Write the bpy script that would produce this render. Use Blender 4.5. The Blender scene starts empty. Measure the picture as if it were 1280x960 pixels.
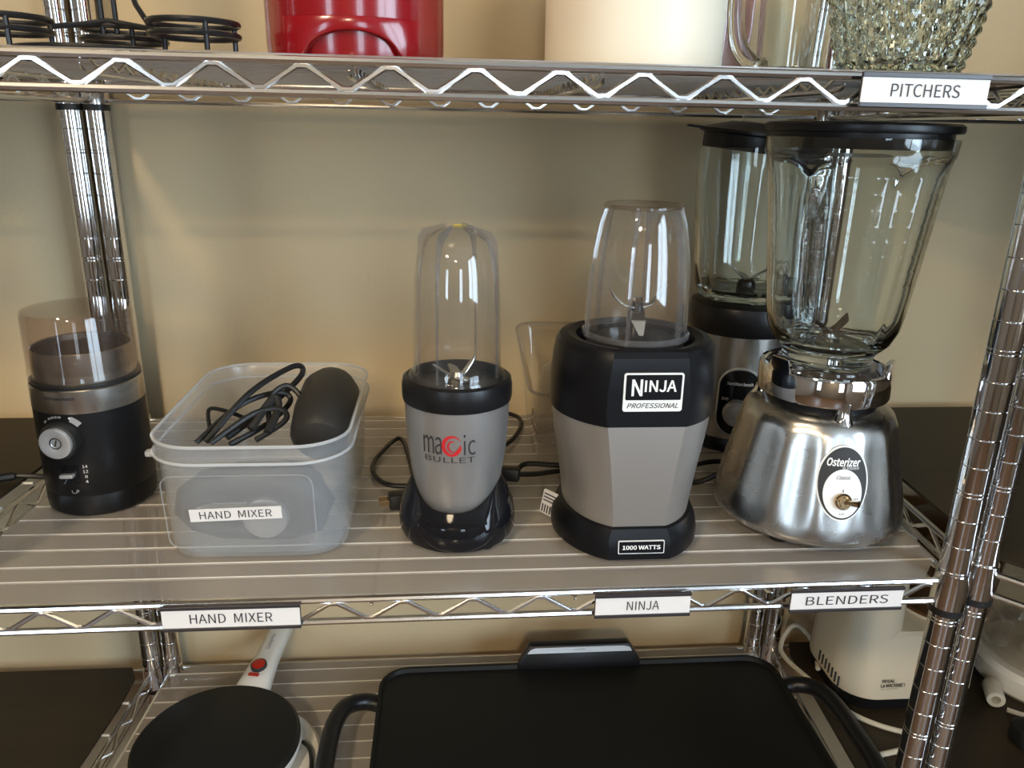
import bpy, bmesh, math, random
from mathutils import Vector, Matrix
random.seed(7)
PI = math.pi
R = math.radians
SC = bpy.context.scene
COL = SC.collection

# ------------------------------------------------------------------ camera
cam_d = bpy.data.cameras.new('camera'); cam = bpy.data.objects.new('camera', cam_d); COL.objects.link(cam)
CAM = (-0.0307, -0.5742, 0.3777); YAW, PITCH, ROLL, FPX = 0.08865, 0.31841, 0.02193, 976.65
_f = Vector((math.sin(YAW)*math.cos(PITCH), math.cos(YAW)*math.cos(PITCH), -math.sin(PITCH)))
_r = Vector((math.cos(YAW), -math.sin(YAW), 0)); _u = _r.cross(_f)
_r2 = _r*math.cos(ROLL) + _u*math.sin(ROLL); _u2 = _u*math.cos(ROLL) - _r*math.sin(ROLL)
cam.matrix_world = Matrix(((_r2.x, _u2.x, -_f.x, CAM[0]), (_r2.y, _u2.y, -_f.y, CAM[1]), (_r2.z, _u2.z, -_f.z, CAM[2]), (0, 0, 0, 1)))
cam_d.sensor_width = 36; cam_d.lens = FPX/1280*36; cam_d.clip_start = 0.02; cam_d.clip_end = 50
SC.camera = cam
# ------------------------------------------------------------------ world, exposure, light strengths
W = bpy.data.worlds.new('world'); SC.world = W; W.use_nodes = True
W.node_tree.nodes['Background'].inputs[0].default_value = (0.75, 0.85, 1, 1)
W.node_tree.nodes['Background'].inputs[1].default_value = 0.3
SC.view_settings.view_transform = 'Standard'; SC.view_settings.look = 'None'
SC.view_settings.gamma = 1; SC.view_settings.use_curve_mapping = False
SC.view_settings.exposure = 1.15
LAMP_NEAR, LAMP_MID, LAMP_FAR = 11.5, 105.0, 125.0           # warm ceiling lamps
WARM = (1.0, 0.80, 0.53)
DAY, DAYLIGHT = (0.66, 0.83, 1.0), 6.0      # windows
cy = SC.cycles
cy.max_bounces = 12; cy.transmission_bounces = 12; cy.transparent_max_bounces = 24; cy.glossy_bounces = 6
cy.diffuse_bounces = 4; cy.sample_clamp_indirect = 6; cy.use_denoising = True; cy.caustics_refractive = True; cy.caustics_reflective = False

# ------------------------------------------------------------------ materials
MATS = {}
def nt(name):
    m = bpy.data.materials.new(name); m.use_nodes = True
    t = m.node_tree; t.nodes.clear()
    return m, t, t.nodes, t.links
def pbr(name, col, rough=0.4, metal=0.0, coat=0.0, var=0.0, vscale=40, bump=0.0, bscale=200, stretch=(1, 1, 1), emit=None, spec=0.5, sss=0.0, rvar=0.0):
    m, t, n, l = nt(name)
    o = n.new('ShaderNodeOutputMaterial'); b = n.new('ShaderNodeBsdfPrincipled'); l.new(b.outputs[0], o.inputs[0])
    b.inputs['Base Color'].default_value = (*col, 1); b.inputs['Roughness'].default_value = rough
    b.inputs['Metallic'].default_value = metal; b.inputs['Coat Weight'].default_value = coat
    b.inputs['Coat Roughness'].default_value = 0.05
    b.inputs['Specular IOR Level'].default_value = spec
    if sss: b.inputs['Subsurface Weight'].default_value = sss; b.inputs['Subsurface Radius'].default_value = (.01, .008, .006)
    if var or bump or rvar:
        tc = n.new('ShaderNodeTexCoord'); mp = n.new('ShaderNodeMapping'); mp.inputs['Scale'].default_value = stretch
        l.new(tc.outputs['Object'], mp.inputs[0])
    if var or rvar:
        nz = n.new('ShaderNodeTexNoise'); nz.inputs['Scale'].default_value = vscale; nz.inputs['Detail'].default_value = 5
        l.new(mp.outputs[0], nz.inputs['Vector'])
    if var:
        mx = n.new('ShaderNodeMix'); mx.data_type = 'RGBA'
        mx.inputs[6].default_value = (*[c*(1-var) for c in col], 1); mx.inputs[7].default_value = (*[min(1, c*(1+var)) for c in col], 1)
        l.new(nz.outputs[0], mx.inputs[0]); l.new(mx.outputs[2], b.inputs['Base Color'])
    if rvar:
        mr = n.new('ShaderNodeMapRange'); mr.inputs[3].default_value = max(0, rough-rvar); mr.inputs[4].default_value = rough+rvar
        l.new(nz.outputs[0], mr.inputs[0]); l.new(mr.outputs[0], b.inputs['Roughness'])
    if bump:
        nb = n.new('ShaderNodeTexNoise'); nb.inputs['Scale'].default_value = bscale; nb.inputs['Detail'].default_value = 3
        l.new(mp.outputs[0], nb.inputs['Vector'])
        bp = n.new('ShaderNodeBump'); bp.inputs['Strength'].default_value = bump; bp.inputs['Distance'].default_value = 0.002
        l.new(nb.outputs[0], bp.inputs['Height']); l.new(bp.outputs[0], b.inputs['Normal'])
    if emit:
        b.inputs['Emission Color'].default_value = (*emit[0], 1); b.inputs['Emission Strength'].default_value = emit[1]
    MATS[name] = m; return m
def thin(name, tint, ior=1.45, rough=0.03, haze=0.0, hazecol=(.8, .8, .8), transl=0.5, gloss=1.0):
    """thin clear or frosted plastic: light goes straight through, Fresnel reflection on top, optional milky body"""
    m, t, n, l = nt(name)
    o = n.new('ShaderNodeOutputMaterial')
    tr = n.new('ShaderNodeBsdfTransparent'); tr.inputs[0].default_value = (*tint, 1)
    base = tr.outputs[0]
    if haze:
        df = n.new('ShaderNodeBsdfDiffuse'); df.inputs[0].default_value = (*hazecol, 1)
        tl = n.new('ShaderNodeBsdfTranslucent'); tl.inputs[0].default_value = (*hazecol, 1)
        m1 = n.new('ShaderNodeMixShader'); m1.inputs[0].default_value = transl
        l.new(df.outputs[0], m1.inputs[1]); l.new(tl.outputs[0], m1.inputs[2])
        m2 = n.new('ShaderNodeMixShader'); m2.inputs[0].default_value = haze
        l.new(base, m2.inputs[1]); l.new(m1.outputs[0], m2.inputs[2]); base = m2.outputs[0]
    gl = n.new('ShaderNodeBsdfGlossy'); gl.inputs['Roughness'].default_value = rough; gl.inputs[0].default_value = (gloss, gloss, gloss, 1)
    lw = n.new('ShaderNodeLayerWeight'); lw.inputs[0].default_value = 0.5       # Schlick reflectance, same on both faces of the sheet
    pw = n.new('ShaderNodeMath'); pw.operation = 'POWER'; pw.inputs[1].default_value = 4.0; l.new(lw.outputs['Facing'], pw.inputs[0])
    f0 = ((ior-1)/(ior+1))**2
    fr = n.new('ShaderNodeMath'); fr.operation = 'MULTIPLY_ADD'; fr.inputs[1].default_value = 0.75; fr.inputs[2].default_value = f0; l.new(pw.outputs[0], fr.inputs[0])
    mx = n.new('ShaderNodeMixShader'); l.new(fr.outputs[0], mx.inputs[0]); l.new(base, mx.inputs[1]); l.new(gl.outputs[0], mx.inputs[2])
    l.new(mx.outputs[0], o.inputs[0])
    MATS[name] = m; return m
def glass(name, col=(1, 1, 1), rough=0.0, ior=1.5):
    m, t, n, l = nt(name)
    o = n.new('ShaderNodeOutputMaterial'); g = n.new('ShaderNodeBsdfGlass'); g.inputs[0].default_value = (*col, 1)
    g.inputs['Roughness'].default_value = rough; g.inputs['IOR'].default_value = ior
    l.new(g.outputs[0], o.inputs[0]); MATS[name] = m; return m
def emissive(name, col, s):
    m, t, n, l = nt(name)
    o = n.new('ShaderNodeOutputMaterial'); e = n.new('ShaderNodeEmission'); e.inputs[0].default_value = (*col, 1); e.inputs[1].default_value = s
    l.new(e.outputs[0], o.inputs[0]); MATS[name] = m; return m

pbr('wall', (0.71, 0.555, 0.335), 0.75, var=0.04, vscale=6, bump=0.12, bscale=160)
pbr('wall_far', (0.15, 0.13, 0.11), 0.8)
pbr('ceiling', (0.34, 0.31, 0.27), 0.85)
pbr('floor_wood', (0.085, 0.048, 0.027), 0.4, var=0.35, vscale=3, stretch=(1, 14, 1))
pbr('chrome', (0.80, 0.80, 0.80), 0.07, 1.0, rvar=0.03, vscale=30)
pbr('chrome_wire', (0.84, 0.84, 0.84), 0.20, 1.0)
pbr('satin_wire', (0.86, 0.82, 0.76), 0.45, 0.35)
pbr('mirror_chrome', (0.85, 0.85, 0.86), 0.03, 1.0)
pbr('steel', (0.60, 0.585, 0.55), 0.26, 1.0, rvar=0.03, vscale=30, stretch=(1, 1, 14), bump=0.006, bscale=500)
pbr('steel_beehive', (0.56, 0.555, 0.54), 0.27, 1.0, rvar=0.05, vscale=26, bump=0.05, bscale=40)
pbr('silver_paint', (0.47, 0.46, 0.45), 0.34, 0.75, bump=0.03, bscale=1500)
pbr('silver_paint_warm', (0.44, 0.41, 0.38), 0.36, 0.7, bump=0.03, bscale=1500)
pbr('black_gloss', (0.008, 0.008, 0.010), 0.08, spec=0.38)
pbr('black_satin', (0.009, 0.009, 0.010), 0.33, spec=0.35)
pbr('black_ninja', (0.006, 0.006, 0.0075), 0.34, spec=0.22)
pbr('black_matte', (0.018, 0.017, 0.016), 0.55)
pbr('black_rubber', (0.012, 0.012, 0.012), 0.45)
pbr('black_wire', (0.010, 0.010, 0.011), 0.28)
pbr('mixer_grey', (0.030, 0.027, 0.024), 0.42)
pbr('griddle_black', (0.008, 0.008, 0.007), 0.48, var=0.1, vscale=60, spec=0.22)
pbr('crepe_black', (0.012, 0.012, 0.011), 0.45, var=0.15, vscale=30, spec=0.25)
pbr('white_plastic', (0.74, 0.71, 0.65), 0.35)
pbr('cream_plastic', (0.78, 0.70, 0.54), 0.38)
pbr('cream_canister', (0.86, 0.78, 0.62), 0.45)
pbr('white_cord', (0.70, 0.66, 0.55), 0.45)
pbr('red_plastic', (0.25, 0.004, 0.008), 0.18, coat=0.3)
pbr('red_button', (0.45, 0.02, 0.01), 0.25)
pbr('paper', (0.76, 0.73, 0.71), 0.55)
pbr('ink', (0.03, 0.03, 0.035), 0.6)
pbr('holder_dark', (0.035, 0.03, 0.032), 0.35)
pbr('white_print', (0.85, 0.85, 0.84), 0.45)
pbr('red_print', (0.55, 0.02, 0.025), 0.4)
pbr('yellow_tape', (0.90, 0.72, 0.03), 0.5)
pbr('brass', (0.62, 0.45, 0.26), 0.15, 1.0)
pbr('silver_face', (0.62, 0.62, 0.62), 0.36, 0.6)
pbr('coffee', (0.050, 0.022, 0.010), 0.9, var=0.4, vscale=300, bump=0.5, bscale=900)
pbr('dark_mat', (0.034, 0.025, 0.015), 0.5, spec=0.25, var=0.25, vscale=5, stretch=(1, 12, 1))
thin('liner', (0.90, 0.88, 0.86), rough=0.22, haze=0.50, hazecol=(0.54, 0.50, 0.465), transl=0.35)
thin('frosted_rim', (0.97, 0.985, 1.0), rough=0.2, haze=0.5, hazecol=(0.96, 0.98, 1.0), transl=0.4)
thin('frosted', (0.97, 0.985, 1.0), rough=0.25, haze=0.205, hazecol=(0.96, 0.98, 1.0), transl=0.5)
thin('clear_plastic', (0.965, 0.96, 0.955), rough=0.02, haze=0.02, ior=1.5)
thin('clear_plastic_rib', (0.86, 0.85, 0.87), rough=0.03, haze=0.10, ior=1.7)
thin('hazy_plastic', (0.965, 0.955, 0.935), rough=0.08, haze=0.07, hazecol=(.85, .80, .72))
thin('smoky_plastic', (0.89, 0.85, 0.82), rough=0.04, haze=0.05, hazecol=(.6, .5, .43))
thin('amber_plastic', (0.50, 0.30, 0.13), rough=0.05, haze=0.35, hazecol=(.22, .12, .05))
glass('jar_glass', (0.97, 0.985, 0.975))
glass('cut_glass', (0.955, 0.98, 0.955))
glass('lilac_glass', (0.90, 0.84, 0.90))
emissive('lamp_near', WARM, LAMP_NEAR); emissive('lamp_mid', WARM, LAMP_MID); emissive('lamp_far', WARM, LAMP_FAR)
emissive('daylight', DAY, DAYLIGHT)

# ------------------------------------------------------------------ mesh tools
class MB:
    def __init__(s): s.v = []; s.f = []
    def add(s, vs, fs, mat=None):
        o = len(s.v)
        s.v += [tuple(mat @ Vector(q)) for q in vs] if mat else [tuple(q) for q in vs]
        s.f += [tuple(i+o for i in q) for q in fs]; return s
    def lathe(s, prof, n=48, rf=None, c=(0, 0, 0), mat=None, closed=False):
        """revolve (r, z) points; r = 0 closes to a pole; rf(theta, r, z) -> (r, z)"""
        vs, fs, rings = [], [], []
        for (r, z) in prof:
            if r == 0: rings.append([len(vs)]); vs.append((c[0], c[1], c[2]+z))
            else:
                ring = []
                for k in range(n):
                    a = 2*PI*k/n; rr, zz = rf(a, r, z) if rf else (r, z)
                    ring.append(len(vs)); vs.append((c[0]+rr*math.cos(a), c[1]+rr*math.sin(a), c[2]+zz))
                rings.append(ring)
        pairs = list(zip(rings, rings[1:]))
        if closed: pairs.append((rings[-1], rings[0]))
        for A, B in pairs:
            for k in range(n):
                j = (k+1) % n
                if len(A) == 1 and len(B) == 1: continue
                if len(A) == 1: fs.append((A[0], B[j], B[k]))
                elif len(B) == 1: fs.append((A[k], A[j], B[0]))
                else: fs.append((A[k], A[j], B[j], B[k]))
        return s.add(vs, fs, mat)
    def loft(s, rings, cap0=True, cap1=True, mat=None, closed=False):
        n = len(rings[0]); vs = [q for g in rings for q in g]; fs = []
        m = len(rings)
        for i in range(m if closed else m-1):
            a, b = i*n, ((i+1) % m)*n
            for k in range(n):
                j = (k+1) % n; fs.append((a+k, a+j, b+j, b+k))
        if cap0 and not closed: fs.append(tuple(range(n-1, -1, -1)))
        if cap1 and not closed: fs.append(tuple((m-1)*n+k for k in range(n)))
        return s.add(vs, fs, mat)
    def tube(s, pts, r, n=8, closed=False, smooth=0, mat=None, taper=None):
        pts = [Vector(q) for q in pts]
        if smooth: pts = catmull(pts, smooth, closed)
        m = len(pts); rings = []; up = None
        for i, q in enumerate(pts):
            if closed: d = pts[(i+1) % m]-pts[i-1]
            else: d = pts[min(i+1, m-1)]-pts[max(i-1, 0)]
            d.normalize()
            if up is None:
                up = Vector((0, 0, 1)) if abs(d.z) < 0.9 else Vector((1, 0, 0))
            up = (up-d*up.dot(d)); up.normalize(); sd = d.cross(up)
            rr = r if taper is None else r*taper(i/(m-1))
            rings.append([q+(up*math.cos(2*PI*k/n)+sd*math.sin(2*PI*k/n))*rr for k in range(n)])
        return s.loft(rings, not closed, not closed, mat, closed)
    def box(s, x0, x1, y0, y1, z0, z1, mat=None):
        vs = [(x, y, z) for z in (z0, z1) for y in (y0, y1) for x in (x0, x1)]
        return s.add(vs, [(0, 2, 3, 1), (4, 5, 7, 6), (0, 1, 5, 4), (2, 6, 7, 3), (0, 4, 6, 2), (1, 3, 7, 5)], mat)
    def prism(s, poly, z0, z1, bev=0.0, mat=None):
        """poly in xy, extruded; bev insets both rims"""
        if not bev: return s.loft([[(x, y, z0) for x, y in poly], [(x, y, z1) for x, y in poly]], mat=mat)
        cx = sum(p[0] for p in poly)/len(poly); cyy = sum(p[1] for p in poly)/len(poly)
        def ins(d):
            out = []
            n = len(poly)
            for i in range(n):
                a, b, c = Vector(poly[i-1]), Vector(poly[i]), Vector(poly[(i+1) % n])
                t = (c-a); t.normalize(); nn = Vector((-t.y, t.x)); q = b+nn*d; out.append((q.x, q.y))
            return out
        pi_ = ins(bev); pm = ins(bev*0.3)
        g = lambda P, z: [(x, y, z) for x, y in P]
        return s.loft([g(pi_, z0), g(pm, z0+bev*.3), g(poly, z0+bev), g(poly, z1-bev), g(pm, z1-bev*.3), g(pi_, z1)], mat=mat)
    def ball(s, c, rx, ry, rz, n=20, m=12, mat=None):
        vs = []; fs = []
        prof = [(math.sin(PI*i/m), -math.cos(PI*i/m)) for i in range(m+1)]
        prof = [(0 if i in (0, m) else a, b) for i, (a, b) in enumerate(prof)]
        t = MB(); t.lathe(prof, n)
        return s.add([(c[0]+x*rx, c[1]+y*ry, c[2]+z*rz) for x, y, z in t.v], t.f, mat)
    def build(s, name, mat, parent=None, angle=35, label=None, bevel=0.0, bseg=2):
        me = bpy.data.meshes.new(name); me.from_pydata(s.v, [], s.f); me.update()
        bm = bmesh.new(); bm.from_mesh(me); bmesh.ops.remove_doubles(bm, verts=bm.verts, dist=1e-6)
        if bevel:
            ed = [e for e in bm.edges if len(e.link_faces) == 2 and e.calc_face_angle(0) > R(40)]
            bmesh.ops.bevel(bm, geom=ed, offset=bevel, segments=bseg, affect='EDGES', profile=0.5)
        bmesh.ops.recalc_face_normals(bm, faces=bm.faces); bm.to_mesh(me); bm.free()
        me.polygons.foreach_set('use_smooth', [True]*len(me.polygons)); me.set_sharp_from_angle(angle=R(angle))
        me.materials.append(MATS[mat] if isinstance(mat, str) else mat)
        o = bpy.data.objects.new(name, me); COL.objects.link(o)
        if parent is not None: o.parent = parent
        if label: o['label'] = label
        return o
def catmull(p, k, closed=False):
    out = []; n = len(p)
    for i in range(n if closed else n-1):
        g = lambda j: p[j % n] if closed else p[max(0, min(n-1, j))]
        a, b, c, d = g(i-1), g(i), g(i+1), g(i+2)
        for q in range(k):
            t = q/k
            out.append(0.5*((2*b)+(c-a)*t+(2*a-5*b+4*c-d)*t*t+(3*b-a-3*c+d)*t**3))
    if not closed: out.append(p[-1])
    return out
def rrect(w, d, r, n=6, cx=0, cy_=0):
    out = []
    for (sx, sy, a0) in ((1, 1, 0), (-1, 1, 90), (-1, -1, 180), (1, -1, 270)):
        for k in range(n+1):
            a = R(a0+90*k/n); out.append((cx+sx*(w/2-r)+r*math.cos(a), cy_+sy*(d/2-r)+r*math.sin(a)))
    return out
def ellipse(w, h, n=40, cx=0, cy_=0): return [(cx+w/2*math.cos(2*PI*k/n), cy_+h/2*math.sin(2*PI*k/n)) for k in range(n)]
def thing(name, label, cat, loc=(0, 0, 0), rz=0, group=None, rot=None):
    o = bpy.data.objects.new(name, None); COL.objects.link(o); o.empty_display_size = 0.02
    o.location = loc; o.rotation_euler = rot if rot else (0, 0, R(rz))
    tag(o, label, cat, group); return o
def tag(o, label, cat, group=None):
    o['label'] = label; o['category'] = cat
    if group: o['group'] = group
    return o
def structure(o, label=None):
    o['kind'] = 'structure'
    if label: o['label'] = label
    return o
def frame(o, ex, ey):
    """4x4 with columns ex, ey, normal, origin"""
    ex, ey = Vector(ex).normalized(), Vector(ey).normalized(); n = ex.cross(ey)
    return Matrix(((ex.x, ey.x, n.x, o[0]), (ex.y, ey.y, n.y, o[1]), (ex.z, ey.z, n.z, o[2]), (0, 0, 0, 1)))
try: FONT = bpy.data.fonts.load(bpy.utils.system_resource('DATAFILES', path='fonts')+'/Noto Sans CJK Regular.woff2')   # Blender's own plain sans face
except Exception: FONT = None
def glyphs(txt, bold=0.0, shear=0.0, space=1.0, res=3):
    c = bpy.data.curves.new('t', 'FONT'); c.body = txt; c.offset = bold; c.shear = shear; c.space_character = space
    c.resolution_u = res
    if FONT: c.font = FONT
    c.fill_mode = 'FRONT'; c.extrude = 0
    o = bpy.data.objects.new('t', c); COL.objects.link(o)
    dg = bpy.context.evaluated_depsgraph_get(); me = bpy.data.meshes.new_from_object(o.evaluated_get(dg))
    vs = [(v.co.x, v.co.y) for v in me.vertices]; fs = [tuple(p.vertices) for p in me.polygons]
    bpy.data.objects.remove(o); bpy.data.curves.remove(c); bpy.data.meshes.remove(me)
    return vs, fs
def lettering(txt, w, h, place, mat, parent, name='lettering', bold=0.0, shear=0.0, space=1.0, d=0.0004, off=(0, 0)):
    """flat print of txt fitted to w x h; place = Matrix or function (u, v, d) -> point"""
    vs, fs = glyphs(txt, bold, shear, space)
    x0, x1 = min(v[0] for v in vs), max(v[0] for v in vs); y0, y1 = min(v[1] for v in vs), max(v[1] for v in vs)
    pts = []
    for x, y in vs:
        u = (x-(x0+x1)/2)/(x1-x0)*w+off[0]; v = (y-(y0+y1)/2)/(y1-y0)*h+off[1]
        pts.append(tuple(place @ Vector((u, v, d))) if isinstance(place, Matrix) else place(u, v, d))
    m = MB(); m.add(pts, fs)
    return m.build(name, mat, parent)
def on_lathe(rad, z0, a0=-90):
    """wrap (u, v) onto an upright surface of revolution, a0 = facing angle in degrees"""
    def f(u, v, d):
        r = rad(z0+v)+d; a = R(a0)+u/r
        return (r*math.cos(a), r*math.sin(a), z0+v)
    return f
def patch(poly, place, mat, parent, name, d0=0.0, d1=0.0008, rings=1):
    """thin raised plate: outline poly in (u, v) put on place, with a rim"""
    P_ = lambda u, v, d: tuple(place @ Vector((u, v, d))) if isinstance(place, Matrix) else place(u, v, d)
    cu = sum(p[0] for p in poly)/len(poly); cv = sum(p[1] for p in poly)/len(poly)
    m = MB(); k = len(poly); gr = []
    gr.append([P_(u, v, d0) for u, v in poly]); gr.append([P_(u, v, d1) for u, v in poly])
    for s in [0.75, 0.5, 0.25]: gr.append([P_(cu+(u-cu)*s, cv+(v-cv)*s, d1) for u, v in poly])
    m.loft(gr, False, True)
    return m.build(name, mat, parent)

# ------------------------------------------------------------------ the room
ZF, ZC, YW, XR, XL, YF = -1.05, 1.40, 0.462, 1.165, -2.6, -3.6
structure(MB().box(XL, XR, YW, YW+.1, ZF, ZC).build('wall_back', 'wall'))
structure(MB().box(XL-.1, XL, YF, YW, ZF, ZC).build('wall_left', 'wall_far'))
def holed(name, axis, c0, c1, u0, u1, hu0, hu1, hz0, hz1, mat):
    """wall slab with a rectangular window opening"""
    m = MB()
    for (a, b, z0, z1) in ((u0, hu0, ZF, ZC), (hu1, u1, ZF, ZC), (hu0, hu1, ZF, hz0), (hu0, hu1, hz1, ZC)):
        if axis == 'x': m.box(c0, c1, a, b, z0, z1)
        else: m.box(a, b, c0, c1, z0, z1)
    return structure(m.build(name, mat))
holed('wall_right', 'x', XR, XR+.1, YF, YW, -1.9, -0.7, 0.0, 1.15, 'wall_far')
m = MB()
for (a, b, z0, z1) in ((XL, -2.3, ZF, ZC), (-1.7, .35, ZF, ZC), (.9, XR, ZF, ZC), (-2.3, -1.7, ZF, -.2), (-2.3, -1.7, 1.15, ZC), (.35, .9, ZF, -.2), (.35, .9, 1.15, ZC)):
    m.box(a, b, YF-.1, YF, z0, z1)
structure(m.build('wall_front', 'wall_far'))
structure(MB().box(XL, XR, YF, YW, ZF-.1, ZF).build('floor', 'floor_wood'))
structure(MB().box(XL, XR, YF, YW, ZC, ZC+.1).build('ceiling', 'ceiling'))
def window(name, axis, c, u0, u1, z0, z1):
    g = MB(); fr = MB(); t = 0.05
    um = (u0+u1)/2
    def bx(m, a, b, za, zb, d0, d1):
        if axis == 'x': m.box(c+d0, c+d1, a, b, za, zb)
        else: m.box(a, b, c-d1, c-d0, za, zb)
    for a, b, za, zb in ((u0, u1, z0, z0+t), (u0, u1, z1-t, z1), (u0, u0+t, z0+t, z1-t), (u1-t, u1, z0+t, z1-t), (um-.025, um+.025, z0+t, z1-t)):
        bx(fr, a, b, za, zb, .01, .07)
    o = structure(fr.build(name, 'white_plastic'))
    for a, b in ((u0+t, um-.025), (um+.025, u1-t)):
        g = MB(); bx(g, a, b, z0+t, z1-t, .035, .045); g.build('pane', 'daylight', o)
    return o
window('window_1', 'x', XR, -1.9, -0.7, 0.0, 1.15)
window('window_2', 'y', YF, -2.3, -1.7, -0.2, 1.15); window('window_3', 'y', YF, 0.35, 0.9, -0.2, 1.15)
def ceiling_lamp(x, y, mat, label, r=0.12):
    t = thing('ceiling_light', label, 'ceiling light', (x, y, ZC-.06))
    MB().lathe([(0, .06), (r+.015, .06), (r+.015, .02), (r, .02), (r, .045), (0, .045)], 32).build('housing', 'white_plastic', t)
    MB().lathe([(r-.002, .03), (r-.002, .012), (r*.8, .003), (0, 0), ], 32).build('diffuser', mat, t)
    return t
ceiling_lamp(-0.32, -0.44, 'lamp_near', 'round warm ceiling light nearest the wire shelves')
ceiling_lamp(-0.25, -2.85, 'lamp_far', 'round warm ceiling light straight behind the camera near the window wall', r=.12)
ceiling_lamp(-1.0, -1.45, 'lamp_mid', 'round warm ceiling light towards the left, between the other two')

# ------------------------------------------------------------------ wire shelving
GRV, PITCHZ = 0.2377, 0.0254
def post_mesh():
    prof = [(0.0127, ZF+.03)]
    z0 = ZF+.03; k = math.ceil((z0+.01-GRV)/PITCHZ)
    while GRV+k*PITCHZ < 1.02:
        zz = GRV+k*PITCHZ
        for dz in ((-.0018, .0018) if (k+1) % 5 == 0 else (0,)):
            prof += [(.0127, zz+dz-.0007), (.0123, zz+dz-.0004), (.0121, zz+dz), (.0123, zz+dz+.0004), (.0127, zz+dz+.0007)]
        k += 1
    prof += [(.0127, 1.03), (.011, 1.035), (0, 1.035)]
    m = MB(); m.lathe(prof, 40); m.lathe([(0, ZF), (.02, ZF), (.02, ZF+.01), (.009, ZF+.016), (.009, ZF+.032)], 20)
    return m
_post = None
def add_post(unit, x, y):
    global _post
    if _post is None: _post = post_mesh().build('post', 'chrome', unit); o = _post
    else: o = _post.copy(); COL.objects.link(o); o.parent = unit
    o.location = (x, y, 0); return o
RW, ZW, DW, TR = 0.0030, 0.0021, 0.0019, 0.0239
def lerp(a, b, t): return tuple(a[i]+(b[i]-a[i])*t for i in range(len(a)))
def truss(sh, A, B, z, zig=True, zname='zigzag_wire', phase=None, pitch=.0585):
    """one side of a shelf frame from post A to post B: two rails and a zigzag between them"""
    d = Vector((B[0]-A[0], B[1]-A[1], 0)); L = d.length; d.normalize(); a0 = Vector((*A, 0))+d*.014; a1 = Vector((*B, 0))-d*.014
    for zz in (z-RW, z-TR):
        MB().tube([a0+Vector((0, 0, zz)), a1+Vector((0, 0, zz))], RW, 8).build('rail', 'chrome_wire', sh)
    if zig:
        pts = []; s = phase if phase is not None else .03; up = True; top, bot = z-RW-.0035, z-TR+.0035
        while s < L-.02:
            b = Vector((*A, 0))+d*s; q = d*.0035
            zz = top if up else bot
            pts += [b-q+Vector((0, 0, zz)), b+q+Vector((0, 0, zz))]; s += pitch/2; up = not up
        n_ = d.cross(Vector((0, 0, 1)))*.0012
        MB().tube([p+n_ for p in pts], ZW, 6).build(zname, 'chrome_wire', sh)
def collar(sh, x, y, z):
    MB().lathe([(.0129, z+.006), (.0142, z+.006), (.0148, z-.006), (.0150, z-TR-.004), (.0129, z-TR-.004)], 24, c=(x, y, 0), closed=True).build('collar', 'chrome', sh)
    MB().lathe([(.0129, z-TR-.004), (.0148, z-TR-.004), (.0148, z-TR-.011), (.0129, z-TR-.011)], 24, c=(x, y, 0), closed=True).build('clip', 'black_rubber', sh)
def shelf(unit, z, FL, FR, BR, BL, wires, supports, zphase):
    o = bpy.data.objects.new('shelf', None); COL.objects.link(o); o.parent = unit; o.empty_display_size = .02
    truss(o, FL, FR, z, phase=zphase); truss(o, BL, BR, z, phase=.02); truss(o, FL, BL, z); truss(o, FR, BR, z)
    for q in (FL, FR, BR, BL): collar(o, *q, z)
    base = None
    for y in wires:
        t = (y-FL[1])/(BL[1]-FL[1]); xa = FL[0]+(BL[0]-FL[0])*t+.003; xb = FR[0]+(BR[0]-FR[0])*t-.003
        MB().tube([(xa, y, z+.0016-DW), (xb, y, z+.0016-DW)], DW, 8).build('deck_wire', 'satin_wire', o)
    for x in supports:
        m = MB(); m.tube([(x, FL[1]+.002, z-.0085), (x, FL[1]+.008, z-.0115), (x, FL[1]+.02, z-.0125), (x, BL[1]-.02, z-.0125), (x, BL[1]-.008, z-.0115), (x, BL[1]-.002, z-.0085)], .0021, 6, taper=lambda q: .25 if q in (0, 1) else 1); m.build('cross_rail', 'chrome_wire', o)
        pts = []; y = .02; up = True
        while y < .42:
            pts.append((x, y, z-.0045 if up else z-.0105)); y += .0147; up = not up
        MB().tube(pts, .0014, 5).build('cross_zigzag', 'chrome_wire', o)
    return o
ZT, ZM, ZL = 0.42, 0.0, -0.3927
WIRES = [.0350] + [.0588+.0294*k for k in range(13)]
FL, FR, BR, BL = (-.458, .0), (.4238, .006), (.4473, .432), (-.4363, .432)
U1 = thing('wire_shelving_unit', 'chrome wire shelving unit in the middle carrying the labelled blenders', 'shelving unit')
for q in (FL, FR, BR, BL): add_post(U1, *q)
PH = (-.3015+.458) % .0585
for z in (ZT, ZM, ZL): shelf(U1, z, FL, FR, BR, BL, WIRES, (-.27, -.095, .08, .255), PH)
# neighbour on the left
U2 = thing('wire_shelving_unit', 'chrome wire shelving unit at the left edge, with dark mats on its shelves', 'shelving unit')
LFR, LBR, LBL, LFL = (-.488, -.002), (-.4665, .432), (-1.34, .432), (-1.35, .0)
for q in (LFR, LBR, LBL, LFL): add_post(U2, *q)
for z in (ZT, ZM-.002, ZL-.004): shelf(U2, z, LFL, LFR, LBR, LBL, [.06+.06*k for k in range(6)], (-.7, -1.0), .03)
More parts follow.
